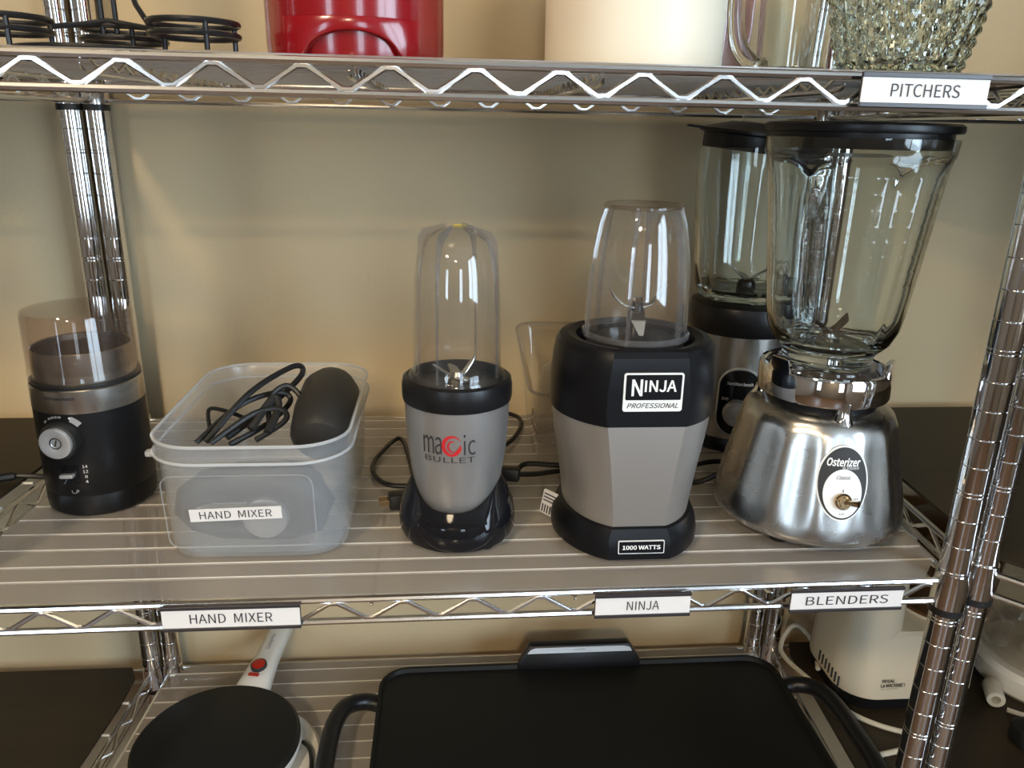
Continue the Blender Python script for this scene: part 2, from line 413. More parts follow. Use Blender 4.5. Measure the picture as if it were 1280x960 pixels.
# corner unit on the right
U3 = thing('corner_shelving_unit', 'chrome corner wire shelving unit at the right, front edge running diagonally', 'shelving unit')
CP = [(.459, .018), (.478, .432), (1.135, .432), (1.135, -.29), (.742, -.29)]
for q in CP: add_post(U3, *q)
def corner_shelf(z):
    o = bpy.data.objects.new('shelf', None); COL.objects.link(o); o.parent = U3; o.empty_display_size = .02
    for i in range(5): truss(o, CP[i], CP[(i+1) % 5], z, phase=.03)
    for q in CP: collar(o, *q, z)
    for k in range(1, 11):
        x = .478+k*.06; y0 = .018-(x-.459)*1.088 if x < .742 else -.29
        MB().tube([(x, y0, z-DW), (x, .432, z-DW)], DW, 6).build('deck_wire', 'chrome_wire', o)
for z in (ZT, ZM+.002, ZL): corner_shelf(z)

# ------------------------------------------------------------------ liners and mats lying on the shelves
def liner(z, label, rib=True):
    """flexible translucent sheet that follows the deck wires a little"""
    ys = []
    for y in WIRES:
        ys += [(y, 0)]
    ys = [(.0035, 0)] + ys + [(.4275, 0)]
    V, F = [], []
    for (y, h) in ys:
        t = y/.432; xa = FL[0]+(BL[0]-FL[0])*t; xb = FR[0]+(BR[0]-FR[0])*t
        cut = max(0, (.03-y))*1.0+max(0, y-.402)*1.0
        for zz in (z+.0002+h, z+.0012+h):
            V += [(xa+.002+cut, y, zz), (xb-.002-cut, y, zz)]
    n = len(ys)
    for i in range(n-1):
        a, b = i*4, (i+1)*4
        F += [(a, b, b+1, a+1), (a+2, a+3, b+3, b+2), (a, a+2, b+2, b), (a+1, b+1, b+3, a+3)]
    F += [(0, 1, 3, 2), ((n-1)*4, (n-1)*4+2, (n-1)*4+3, (n-1)*4+1)]
    return tag(MB().add(V, F).build('shelf_liner', 'liner', angle=60), label, 'shelf liner', 'translucent shelf liners')
liner(ZT, 'translucent plastic liner on the top shelf under the pitchers')
liner(ZM, 'translucent plastic liner under the labelled blenders and tub')
liner(ZL, 'translucent plastic liner on the bottom shelf under the griddle')
def mat(poly, z, label):
    return tag(MB().prism(poly, z+.0004, z+.004).build('shelf_mat', 'dark_mat'), label, 'shelf mat', 'dark shelf mats')
LP = [(-1.325, .012), (-.508, .012), (-.482, .35), (-.4825, .408), (-.495, .432), (-1.33, .432)]
mat(LP, ZT, 'dark brown mat on the top shelf of the left unit, above the posts')
mat(LP, ZM-.002, 'dark brown mat on the left unit, level with the blenders')
mat(LP, ZL-.004, 'dark brown mat on the left unit, beside the crepe maker')
RP = [(.4795, .030), (.757, -.272), (1.118, -.272), (1.118, .432), (.508, .432), (.498, .405)]
mat(RP, ZT, 'dark brown mat added on the top shelf of the corner unit to shade the wall')  # added mat: blocks lamp light so the wall at the right darkens
mat(RP, ZM+.002, 'dark brown mat on the corner unit, level with the blenders')
mat(RP, ZL, 'dark brown mat under the white food processor')
DM = .0042   # top of a mat above its deck

# ------------------------------------------------------------------ label holders on the front rails
def holder(txt, x0, x1, z, tw, label):
    w = x1-x0; h = .0232; xc = (x0+x1)/2
    t = thing('label_holder', label, 'label', (xc, -.0058, z))
    c = MB().box(-w/2+.0006, w/2-.0006, -.0002, .0006, -h+.0028, -.0030).build('card', 'paper', t)
    m = MB(); m.box(-w/2, w/2, -.0012, .0018, -.0032, 0); m.box(-w/2, w/2, -.0012, .0018, -h, -h+.0030); m.box(-w/2, w/2, .0008, .0020, -h+.002, -.002)
    m.build('channel', 'holder_dark', t, bevel=.0003, bseg=1)
    lettering(txt, tw, .0088, frame((0, -.0002, -h/2), (1, 0, 0), (0, 0, 1)), 'ink', c)
    return t
holder('HAND  MIXER', -.2645, -.1522, -.0005, .0665, 'white shelf label reading HAND MIXER on the front rail')
holder('NINJA', .0953, .1795, -.0005, .0285, 'white shelf label reading NINJA on the front rail')
holder('BLENDERS', .2690, .3725, -.001, .0575+.018, 'white shelf label reading BLENDERS on the front rail')
holder('PITCHERS', .2630, .3590, ZT-.0005, .0515, 'white shelf label reading PITCHERS on the top shelf rail')
LZ = 0.0021    # top of liner ridge above deck
# ------------------------------------------------------------------ coffee grinder
g = thing('coffee_grinder', 'black coffee grinder with steel band and clear smoky lid', 'coffee grinder', (-.388, .2005, LZ), -5)
MB().lathe([(0, .002), (.048, 0), (.0508, .003), (.0514, .008), (.0512, .02), (.0508, .022), (.0508, .0225), (.0514, .0235), (.0512, .06), (.0508, .108), (.047, .110), (0, .110)], 64).build('body', 'black_satin', g)
MB().lathe([(.0475, .108), (.0509, .108), (.0511, .109), (.0509, .130), (.0500, .131), (.044, .131)], 64).build('steel_band', 'steel', g)
MB().lathe([(.040, .130), (.0498, .130), (.0502, .132), (.0502, .134), (.0470, .1355), (.040, .1355)], 64).build('seal', 'black_rubber', g)
MB().lathe([(.0400, .140), (.0462, .135), (.0464, .138), (.0458, .164), (.0450, .165), (.0440, .164), (.0435, .148), (0, .146)], 64).build('grinding_bowl', 'steel', g)
MB().lathe([(.0436, .1465), (.0436, .1585), (.03, .160), (.015, .1575), (0, .1582)], 48).build('coffee_grounds', 'coffee', g)
MB().lathe([(.0498, .1345), (.0506, .1345), (.0506, .142), (.0500, .143), (.0492, .197), (.0475, .2005), (0, .2010), (0, .1995), (.0468, .199), (.0482, .196), (.0490, .143)], 64).build('lid', 'smoky_plastic', g)
rf = lambda z: .0512
pl = frame((-.004, -.0500, .083), (1, 0, 0), (0, 0, 1))
kn = MB().lathe([(0.0185, -.002), (.0185, .006), (.0175, .010), (.0160, .0108), (0, .0108)], 48, mat=pl, rf=lambda a, r, z: (r*(1+.012*math.cos(24*a)), z) if r > .0165 else (r, z)).build('dial_knob', 'black_matte', g)
MB().lathe([(0, .0112), (.0045, .0112), (.0050, .0118), (.0075, .0122), (.0128, .0140), (.0150, .0135), (.0155, .0105), (0, .0105)], 48, mat=pl).build('dial_cap', 'silver_face', kn)
MB().lathe([(.0046, .0124), (.0052, .0130), (.0058, .0124)], 32, mat=pl).build('dial_ring', 'ink', kn)
MB().box(-.0006, .0006, -.003, .003, .0116, .0124, mat=pl @ Matrix.Rotation(R(-15), 4, 'Z')).build('dial_mark', 'ink', kn)
def arcband(r0, r1, a0, a1, place, n=14):
    m = MB(); vs = []; fs = []
    for i in range(n+1):
        a = R(a0+(a1-a0)*i/n)
        for r in (r0, r1): vs.append(place(r*math.cos(a), r*math.sin(a), .0005))
    for i in range(n): fs.append((2*i, 2*i+1, 2*i+3, 2*i+2))
    return m.add(vs, fs)
gp = lambda u, v, d, f=on_lathe(rf, .083, -94.5): f(u, v, d)
for i, (a0, a1) in enumerate(((128, 138), (112, 120), (102, 110), (93, 100), (83, 91))):
    arcband(.0215, .0235, a0, a1, gp, 4).build('dial_lettering', 'silver_face', g)
arcband(.0205, .0262, 38, 62, gp, 6).build('dial_mark_block', 'silver_face', g)
patch(ellipse(.0022, .0022, 12, .0105, .0215), gp, 'white_print', g, 'dial_dot', .0002, .0006)
sp = on_lathe(rf, .046, -92)
patch(rrect(.018, .020, .003, 3), sp, 'black_gloss', g, 'slider_slot', -.001, .0006)
MB().prism(rrect(.0135, .0042, .0018, 4), 0, .006, .001, mat=frame((-.003, -.0512, .046), (1, 0, .04), (0, 0, 1))).build('slider', 'silver_face', g)
for i, s_ in enumerate(('14', '12', '8', '4')):
    lettering(s_, .0046 if len(s_) == 2 else .0024, .0030, on_lathe(rf, .0545-.0053*i, -75.5), 'white_print', g, 'number')
cup = on_lathe(rf, .0285, -90)
arcband(.0020, .0028, 150, 390, lambda u, v, d: cup(u, v*.9, d), 14).build('cup_icon', 'silver_face', g)
arcband(.0008, .0015, -100, 100, lambda u, v, d: cup(u+.0030, v+.0004, d), 8).build('cup_icon_handle', 'silver_face', g)
lettering('Hamilton Beach', .030, .0030, on_lathe(lambda z: .0511, .1235, -92), 'ink', g, bold=.008)
MB().tube([(-.050, .012, .012), (-.075, .03, .004), (-.12, .025, .006), (-.17, -.005, .006), (-.22, -.015, .006), (-.30, -.02, .006)], .0030, 8, smooth=6).build('cord', 'black_rubber', g)
MB().tube([(-.110, .0262, .006), (-.160, -.001, .007)], .0050, 8, smooth=4).build('cord_sleeve', 'black_rubber', g)

# ------------------------------------------------------------------ frosted tub with the hand mixer
TX, TY = -.2030, .1735
t = thing('storage_tub', 'frosted clear plastic tub labelled HAND MIXER', 'tub', (TX, TY, LZ))
def ring(w, d, r, z, n=8): return [(x, y, z) for x, y in rrect(w, d, r, n)]
TH = .1135
prof = [(.150, .214, .030, .0), (.157, .221, .034, .003), (.160, .224, .036, .010), (.166, .238, .042, .088), (.1665, .239, .042, .096), (.174, .247, .046, .0965), (.1745, .2475, .046, .100), (.169, .242, .043, .1005), (.1705, .244, .044, .1105), (.1735, .247, .045, TH)]
inner = [(w-.0035, d-.0035, r-.0015, z) for (w, d, r, z) in ((.1735, .247, .045, TH), (.1700, .2435, .044, .1095), (.1665, .239, .042, .093), (.1655, .2375, .042, .088), (.159, .223, .036, .010), (.152, .216, .030, .004))]
MB().loft([ring(*q) for q in prof] + [ring(*q) for q in inner]).build('body', 'frosted', t, angle=30)
TFy = lambda z: -(.112+.007*(z-.010)/.078)
tf = lambda u, v, d: (u, TFy(.05+v)-d, .05+v)
mold = MB(); rr_ = rrect(.128, .072, .010, 5, -.008, .0)
mold.tube([tf(u, v, .0002) for u, v in rr_], .0006, 6, closed=True); mold.build('moulded_panel_edge', 'frosted', t)
MB().tube(ring(.1715, .245, .044, TH), .0016, 6, closed=True).build('rim', 'frosted_rim', t)
MB().tube(ring(.1745, .2475, .046, .0983), .0014, 6, closed=True).build('lower_lip', 'frosted_rim', t)
hook = MB(); hook.prism(rrect(.008, .010, .003, 3), .094, .0985, .001); o = hook.build('rim_tab', 'frosted_rim', t); o.location = (-.0875, -.090, 0)
TP = Matrix.Rotation(R(2.0), 4, 'Z')
tape = patch(rrect(.0790, .0125, .0004, 1), lambda u, v, d: tf(u*math.cos(.03)-v*math.sin(.03)-.012, u*math.sin(.03)+v*math.cos(.03)-.002, d), 'paper', t, 'label_tape', .0001, .0006)
lettering('HAND  MIXER', .062, .0074, lambda u, v, d: tf(u*math.cos(.03)-v*math.sin(.03)-.012, u*math.sin(.03)+v*math.cos(.03)-.002, d), 'ink', tape, d=.0009)

m = thing('hand_mixer', 'black hand mixer with bundled cord lying inside the frosted tub', 'hand mixer', (TX, TY, LZ+.0045))
def sect(cx, cyy, cz, a, b, ex, ez, n=20): # ellipse section with axes
    return [tuple(Vector((cx, cyy, cz))+Vector(ex)*a*math.cos(2*PI*k/n)+Vector(ez)*b*math.sin(2*PI*k/n)) for k in range(n)]
lp = [(.056, .056), (.030, .060), (-.005, .061), (-.040, .057), (-.062, .046), (-.067, .034), (-.056, .021), (-.030, .0135), (.005, .012), (.038, .015), (.060, .024), (.066, .040)]
lr = [1.1, 1.15, 1.1, .95, .70, .52, .50, .50, .55, .75, 1.0, 1.1]
lp = [(x*.88-.007, z) for x, z in lp]; rg = []
for i in range(len(lp)):
    a_, c_ = Vector(lp[i-1]), Vector(lp[(i+1) % len(lp)]); d_ = (c_-a_).normalized(); n2 = Vector((-d_.y, d_.x)); r_ = .017*lr[i]
    rg.append([(lp[i][0]+n2.x*r_*math.cos(q), -.0865+r_*.95*math.sin(q), lp[i][1]+n2.y*r_*math.cos(q)) for q in [2*PI*k/14 for k in range(14)]])
MB().loft(rg, closed=True).build('body', 'mixer_grey', m)
b = MB(); b.loft([sect(.052, y, z, r_, r_, (1, 0, 0), (0, -.35, 1)) for (y, z, r_) in ((-.055, .082, .004), (-.050, .084, .022), (-.040, .086, .0285), (.0, .094, .031), (.040, .101, .030), (.056, .104, .024), (.060, .105, .006))])
b.build('motor_housing', 'mixer_grey', m)
md = MB(); md.lathe([(0, .003), (.015, .0035), (.0195, .002), (.0205, -.004), (0, -.004)], 36, mat=frame((.010, -.1040, .033), (1, 0, 0), (0, -.03, 1)))
md.build('medallion', 'silver_paint_warm', m)
MB().ball((.024, -.070, .040), .036, .032, .033).build('gear_head', 'mixer_grey', m)
c = MB(); random.seed(3)
c.tube([(-.052, -.050, .085), (-.020, -.010, .118), (.010, .035, .130), (.022, .048, .128), (.020, .040, .118), (-.005, .0, .100), (-.035, -.040, .085)], .0030, 7, smooth=7)
c.tube([(-.062, -.046, .083), (-.028, -.014, .108), (.004, .010, .113), (.016, .010, .104), (.0, -.02, .092), (-.03, -.05, .082)], .0028, 7, smooth=7)
c.tube([(-.046, -.056, .086), (-.012, -.030, .105), (.012, -.022, .107), (.018, -.030, .098), (-.006, -.050, .086)], .0028, 7, smooth=7)
c.tube([(.004, -.036, .090), (.000, -.008, .112), (.014, .004, .122), (.028, .0, .112), (.030, -.016, .100)], .0028, 7, smooth=7)
c.tube([(-.056, -.020, .080), (-.062, .0, .098), (-.045, -.006, .100), (-.02, -.02, .096)], .0022, 6, smooth=5)
c.build('cord_bundle', 'black_rubber', m)
MB().tube([(-.012, -.042, .094), (.004, -.012, .114), (.010, -.020, .106), (.004, -.046, .092)], .0040, 7, smooth=5).build('cord_tie', 'black_matte', m)

# ------------------------------------------------------------------ bullet blender
bl = thing('personal_blender', 'silver bullet-shaped blender with tall clear cup and glossy black base', 'blender', (-.0205, .112, LZ), -9)
V, F = [], []; N = 72
bp_ = [(.0, .053), (.006, .0558), (.016, .0562), (.030, .0540), (.046, .0475), (.056, .0430), (.0575, .0415)]
rows = []
for k in range(N):
    a = 2*PI*k/N; ht = .60+.40*abs(math.cos(a))**3.5
    rows.append([(r*math.cos(a), r*math.sin(a), .003+z*(1+(ht-1)*min(1, max(0, (z-.016)/.03)))) for z, r in bp_] + [(.034*math.cos(a), .034*math.sin(a), .018)])
mb = MB(); n_ = len(rows[0]); vs = [q for rw in rows for q in rw]; fs = []
for k in range(N):
    for j in range(n_-1): fs.append((k*n_+j, ((k+1) % N)*n_+j, ((k+1) % N)*n_+j+1, k*n_+j+1))
fs.append(tuple(k*n_ for k in range(N-1, -1, -1)))
mb.add(vs, fs).build('base', 'black_gloss', bl)
for k in range(4):
    a = R(45+90*k); MB().lathe([(0, 0), (.007, 0), (.008, .006), (0, .006)], 16, c=(.044*math.cos(a), .044*math.sin(a), 0)).build('foot', 'black_rubber', bl)
body_prof = [(.033, .018), (.0355, .026), (.0395, .046), (.0435, .070), (.0463, .092), (.0478, .112), (.0483, .136)]
MB().lathe([(0, .018)]+body_prof+[(.044, .137)], 72).build('body', 'silver_paint', bl)
def brad(z):
    p_ = body_prof
    for (r0, z0), (r1, z1) in zip(p_, p_[1:]):
        if z <= z1: return r0+(r1-r0)*(z-z0)/(z1-z0)
    return p_[-1][0]
MB().lathe([(.046, .136), (.0500, .137), (.0508, .141), (.0508, .151), (.0496, .157), (.0465, .159), (.0448, .158), (.0440, .150), (0, .150)], 72).build('collar', 'black_satin', bl)
MB().lathe([(.0448, .1545), (.0442, .1605), (.0425, .1625), (.0408, .163), (.0400, .166), (.0396, .190), (.0388, .225), (.0376, .250), (.0352, .268), (.030, .281), (.020, .2895), (.010, .2925), (0, .2932), (0, .2917), (.010, .2910), (.019, .288), (.029, .2795), (.0338, .267), (.0362, .249), (.0374, .224), (.0382, .190), (.0388, .164), (.0400, .158), (.042, .1545)], 64, closed=True).build('cup', 'clear_plastic', bl)
for k, a in enumerate((-108, -18, 72, 162)):   # four fins that let the cup stand upside down
    fin = MB(); A = R(a); ca, sa = math.cos(A), math.sin(A); out = [(.0402, .160), (.0408, .190), (.0402, .230), (.0394, .262), (.0380, .281), (.0330, .2895), (.012, .2945)]
    inn = [(.0388, .160), (.0385, .190), (.0377, .225), (.0362, .250), (.0330, .270), (.028, .281), (.010, .292)]
    rg = []
    for (ro, zo), (ri, zi) in zip(out, inn):
        q = lambda r, z, s: (r*ca-s*sa, r*sa+s*ca, z)
        rg.append([q(ri, zi, -.0009), q(ro, zo, -.0007), q(ro, zo, .0007), q(ri, zi, .0009)])
    fin.loft(rg).build('cup_fin', 'clear_plastic_rib', bl)
MB().box(-.0045, .0065, -.003, .004, .2936, .2962, mat=Matrix.Translation((-.003, -.009, -.003)) @ Matrix.Rotation(R(-8), 4, 'X')).build('tape_mark', 'yellow_tape', bl, bevel=.0006, bseg=1)
MB().lathe([(0, .150), (.012, .1505), (.012, .154), (.006, .156), (.004, .161), (0, .162)], 24).build('blade_hub', 'steel', bl)
for a, tilt in ((20, 55), (200, 35), (110, 10), (290, 10)):
    M_ = Matrix.Rotation(R(a), 4, 'Z') @ Matrix.Translation((.004, 0, .1565)) @ Matrix.Rotation(R(-tilt), 4, 'Y')
    MB().loft([[(0, -.005, -.0005), (0, .005, -.0005), (0, .005, .0005), (0, -.005, .0005)], [(.016, -.004, -.0005), (.016, .004, -.0005), (.016, .004, .0005), (.016, -.004, .0005)], [(.023, .0005, -.0003), (.023, .004, -.0003), (.023, .004, .0003), (.023, .0005, .0003)]], mat=M_).build('blade', 'steel', bl)
bo = on_lathe(brad, .1065, -91.5)
lettering('ma', .0185, .0175, lambda u, v, d: bo(u-.0152, v-.0005, d), 'ink', bl, space=.95)
lettering('ic', .0110, .0205, lambda u, v, d: bo(u+.0192, v+.0010, d), 'ink', bl)
def swirl(rx, ry, a0, a1, w0, w1, cu, cv):
    m_ = MB(); vs = []; fs = []; n = 22
    for i in range(n+1):
        s = i/n; a = R(a0+(a1-a0)*s); w = w0+(w1-w0)*math.sin(PI*s)
        for q in (1-w, 1+w*.35): vs.append(bo(cu+rx*q*math.cos(a), cv+ry*q*math.sin(a), .0005))
    for i in range(n): fs.append((2*i, 2*i+1, 2*i+3, 2*i+2))
    return m_.add(vs, fs).build('red_swirl', 'red_print', bl)
swirl(.0088, .0096, 30, 330, .02, .28, .0036, .0); swirl(.0048, .0054, 60, 300, .02, .30, .0042, -.0005)
swirl(.0066, .0066, -100, 25, .02, .42, .0046, -.0015)
lettering('BULLET', .0470, .0056, lambda u, v, d: bo(u+.0005, v-.0140, d), 'ink', bl)
mbx = MB(); mbx.box(-.0205, -.009, -.0, .0, 0, 0)
mc = MB(); mc.tube([(-.036, .02, .025), (-.044, .10, .004), (-.066, .222, .004), (-.088, .178, .004), (-.094, .135, .004), (-.080, .098, .004), (-.055, .088, .004), (-.02, .10, .004), (.03, .19, .004), (.062, .30, .004), (.083, .300, .004), (.088, .268, .004), (.070, .21, .005), (.035, .16, .006), (.012, .10, .008), (.018, .06, .012)], .0028, 8, smooth=8)
cd = mc.build('cord', 'black_rubber', bl); cd.rotation_euler = (0, 0, R(9))
pg = MB().box(-.010, .012, -.008, .008, .0, .017).build('plug', 'black_rubber', bl, bevel=.003); pg.location = (-.066, .036, .0); pg.rotation_euler = (0, 0, R(20))
MB().box(-.020, -.010, -.006, -.0045, .006, .011).build('prong', 'brass', pg); MB().box(-.020, -.010, .0045, .006, .006, .011).build('prong', 'brass', pg)

# ------------------------------------------------------------------ black and silver blender with facets
nj = thing('personal_blender', 'black and silver faceted blender with NINJA badge and clear tapered cup', 'blender', (.1430, .112, LZ), 0)
def dsec(a, b, flat, z, n=64, sag=0.0):
    """oval with a flat chord at the front"""
    out = []
    th = math.asin(min(1, flat/b)); 
    a0 = -PI/2+(PI/2-th); a1 = 1.5*PI-(PI/2-th)
    for k in range(n+1):
        t_ = a0+(a1-a0)*k/n; out.append((a*math.cos(t_), b*math.sin(t_), z))
    return out
MB().loft([dsec(*q) for q in ((.060, .070, .064, .0), (.0705, .0800, .0735, .004), (.0710, .0800, .0735, .012), (.0690, .0785, .0715, .022), (.0640, .0740, .0680, .032), (.0600, .070, .064, .034))]).build('foot_ring', 'black_ninja', nj, angle=22)
MB().loft([dsec(*q) for q in ((.0605, .0715, .0655, .0335), (.0625, .0720, .0660, .050), (.0670, .0727, .0660, .080), (.0715, .0733, .0660, .105), (.0745, .0738, .0655, .130))]).build('body', 'silver_paint_warm', nj, angle=22)
MB().loft([dsec(*q) for q in ((.0735, .073, .0645, .1295), (.0757, .0745, .0660, .1300), (.0765, .0745, .0655, .142), (.0762, .0740, .0650, .160), (.0745, .0725, .0645, .180), (.0725, .0705, .0630, .191), (.0690, .0675, .0600, .196), (.062, .0615, .0545, .1975), (.0545, .0545, .0520, .196), (.0520, .0520, .0519, .190), (.0510, .0510, .0509, .176))], True, True).build('head', 'black_ninja', nj, angle=22)
for a in (0, 90, 180, 270):   # twist-lock tabs in the well
    MB().box(.0475, .0515, -.009, .009, .183, .193, mat=Matrix.Rotation(R(a+20), 4, 'Z')).build('lock_tab', 'black_satin', nj, bevel=.001)
fl = lambda z: frame((0, -.0661, z), (1, 0, 0), (0, 0, 1))
pf = frame((.003, -.0652, .1620), (1, 0, 0), (0, .012, 1))
bd = patch(rrect(.0520, .0345, .0022, 4), pf, 'white_print', nj, 'badge', -.001, .0010)
patch(rrect(.0484, .0225, .0012, 3, 0, .0045), pf, 'black_ninja', bd, 'badge_field', .0009, .0014)
lettering('N', .0095, .0150, pf, 'white_print', bd, bold=.008, d=.0017, off=(-.0145, .0045))
lettering('INJA', .0280, .0105, pf, 'white_print', bd, bold=.008, d=.0017, off=(.0060, .0058))
lettering('PROFESSIONAL', .0450, .0046, pf, 'ink', bd, bold=.004, shear=.3, d=.0013, off=(0, -.0118))
wf = frame((.0015, -.0728, .0165), (1, 0, 0), (0, .10, 1))
wb = patch(rrect(.0425, .0125, .0010, 3), wf, 'white_print', nj, 'wattage_plate', -.001, .0006)
patch(rrect(.0410, .0110, .0008, 3), wf, 'black_ninja', wb, 'plate_field', .0005, .0009)
lettering('1000 WATTS', .0350, .0042, wf, 'white_print', wb, bold=.01, d=.0012)
def hexr(k):  # slightly ribbed cup wall
    return lambda a, r, z: (r*(1+.018*max(0, math.cos(6*(a-R(8))))**6*k), z)
cupz = [(.0455, .180), (.0468, .196), (.0468, .205), (.0466, .225), (.0452, .250), (.0425, .275), (.0385, .298), (.0352, .3085), (.0345, .3100)]
MB().lathe(cupz+[(.0338, .3120), (.0325, .3135), (.0250, .3128), (0, .3124)]+[(0, .3110), (.0320, .3112)]+[(r-.0020, z) for r, z in reversed(cupz[:-1])], 96, rf=hexr(1), closed=True).build('cup', 'clear_plastic', nj)
for k in range(6):
    A = R(8+60*k); ca, sa = math.cos(A), math.sin(A); rg = []
    for r, z in cupz[1:]:
        q = lambda rr, s: (rr*ca-s*sa, rr*sa+s*ca, z)
        rg.append([q(r-.0015, -.0022), q(r+.0018, -.0016), q(r+.0018, .0016), q(r-.0015, .0022)])
    MB().loft(rg).build('cup_rib', 'clear_plastic_rib', nj)
MB().lathe([(.0340, .3105), (.0352, .3112), (.0352, .3130), (.0338, .3140), (.0325, .3132)], 64, closed=True).build('cup_base_rim', 'smoky_plastic', nj)
MB().lathe([(.0472, .196), (.0490, .197), (.0490, .2005), (.0470, .202)], 64, closed=True).build('cup_thread', 'clear_plastic_rib', nj)
MB().lathe([(0, .178), (.044, .178), (.0445, .190), (.040, .193), (.012, .195), (.008, .200), (.006, .222), (.0045, .226), (0, .226)], 40).build('blade_base', 'black_satin', nj)
for a, s in ((15, 1), (195, 1)):
    M_ = Matrix.Rotation(R(a), 4, 'Z')
    MB().loft([[(.002, -.004, .221), (.002, .004, .221), (.002, .004, .222), (.002, -.004, .222)], [(.014, -.004, .224), (.014, .004, .224), (.014, .004, .225), (.014, -.004, .225)], [(.024, -.002, .232), (.024, .003, .232), (.024, .003, .233), (.024, -.002, .233)], [(.031, .001, .243), (.031, .003, .243), (.0315, .003, .2435), (.0315, .001, .2435)]], mat=M_).build('blade', 'steel', nj)
for a in (-95, 85):
    M_ = Matrix.Rotation(R(a), 4, 'Z')
    MB().loft([[(.003, -.006, .219), (.003, .006, .219), (.003, .006, .220), (.003, -.006, .220)], [(.016, -.007, .212), (.016, .006, .212), (.0165, .006, .213), (.0165, -.007, .213)], [(.022, .0, .200), (.022, .004, .200), (.0225, .004, .2005), (.0225, .0, .2005)]], mat=M_).build('blade', 'steel', nj)
MB().prism([(.0045*math.cos(R(60*k)), .0045*math.sin(R(60*k))) for k in range(6)], .224, .232, .001).build('blade_nut', 'mirror_chrome', nj)
st = frame((-.070, .012, .018), (.42, -.78, .10), (.16, .0, 1))
sk = patch(rrect(.030, .026, .002, 3), st, 'paper', nj, 'paper_sticker', -.0006, .0004)
for i in range(6):
    MB().box(-.0125+i*.0042, -.0108+i*.0042, -.0115, -.003, .0002, .0008, mat=st).build('sticker_bar', 'ink', sk)
for i in range(3):
    MB().box(-.0125, .012, .001+i*.0035, .0022+i*.0035, .0002, .0008, mat=st).build('sticker_line', 'ink', sk)
cd = MB(); cd.tube([(.02, .070, .02), (.0, .105, .006), (-.035, .118, .0055), (-.075, .110, .0055), (-.100, .106, .008)], .0030, 8, smooth=7)
cd.tube([(-.098, .107, .007), (-.085, .127, .010), (-.055, .122, .011), (-.02, .115, .010), (.05, .095, .006), (.085, .09, .005), (.100, .102, .005)], .0030, 8, smooth=7)
cd.build('cord', 'black_rubber', nj)
pg = MB().box(-.016, .012, -.007, .007, 0, .015).build('plug', 'black_rubber', nj, bevel=.003); pg.location = (-.104, .107, .0005); pg.rotation_euler = (0, 0, R(-15))

# ------------------------------------------------------------------ beehive blender
OX, OY = .337, .126
os_ = thing('countertop_blender', 'brushed steel beehive blender with tall fluted glass jar, beside the chrome post', 'blender', (OX, OY, LZ), -7)
bee = [(.0700, .012), (.0885, .011), (.0915, .014), (.0918, .019), (.0905, .030), (.0875, .046), (.0835, .064), (.0790, .084), (.0755, .100), (.0728, .112), (.0690, .1205), (.0600, .126), (.0500, .1285), (.0, .129)]
def flute(a, r, z):
    k = max(0, min(1, (z-.016)/.02))*max(0, min(1, (.122-z)/.014)); return (r*(1-.030*k*(0.5+0.5*math.cos(14*a+PI))), z)
MB().lathe(bee, 192, rf=flute).build('body', 'steel_beehive', os_, angle=60)
for k in range(4):
    a = R(45+90*k+8); MB().lathe([(0, 0), (.0085, 0), (.0105, .004), (.0105, .0125), (0, .0125)], 18, c=(.066*math.cos(a), .066*math.sin(a), 0)).build('foot', 'black_rubber', os_)
def orad(z):
    for (r0, z0), (r1, z1) in zip(bee[2:], bee[3:]):
        if z <= z1: return r0+(r1-r0)*(z-z0)/(z1-z0)
    return .06
ov = on_lathe(lambda z: orad(z)-.0002, .0735, -89)
of_ = patch(ellipse(.0475, .0690, 48), ov, 'white_print', os_, 'face_plate', -.0015, .0006)
patch(ellipse(.0445, .0655, 48), ov, 'black_matte', of_, 'plate_field', .0004, .0011)
patch(ellipse(.0355, .0440, 40, 0, -.0090), ov, 'white_print', of_, 'switch_plate', .0009, .0016)
lettering('Osterizer', .0305, .0078, lambda u, v, d: ov(u-.0005, v+.0195, d), 'white_print', of_, bold=.012, shear=.25, d=.0015)
lettering('BLENDER', .0150, .0024, lambda u, v, d: ov(u+.0060, v+.0142, d), 'white_print', of_, d=.0015)
lettering('Classic', .0135, .0036, lambda u, v, d: ov(u, v+.0060, d), 'ink', of_, shear=.35, d=.0021)
lettering('I', .0008, .0024, lambda u, v, d: ov(u, v-.0060, d), 'ink', of_, d=.0021)
lettering('OFF', .0048, .0020, lambda u, v, d: ov(u+.0122, v-.0135, d), 'ink', of_, d=.0021)
lettering('LO', .0040, .0018, lambda u, v, d: ov(u, v-.0270, d), 'ink', of_, d=.0021)
tp = ov(0, -.0155, .0016); tm = frame(tp, (1, 0, 0), (0, .25, 1))
sw = MB().lathe([(.0075, 0), (.0075, .003), (.0062, .0045), (.0050, .0045), (.0046, .0065), (0, .0065)], 24, mat=tm).build('toggle_collar', 'brass', os_)
MB().tube([tm @ Vector((0, 0, .005)), tm @ Vector((.004, .0005, .011)), tm @ Vector((.0085, .001, .016))], .0024, 10, taper=lambda s: .7+.6*s).build('toggle_lever', 'brass', sw)
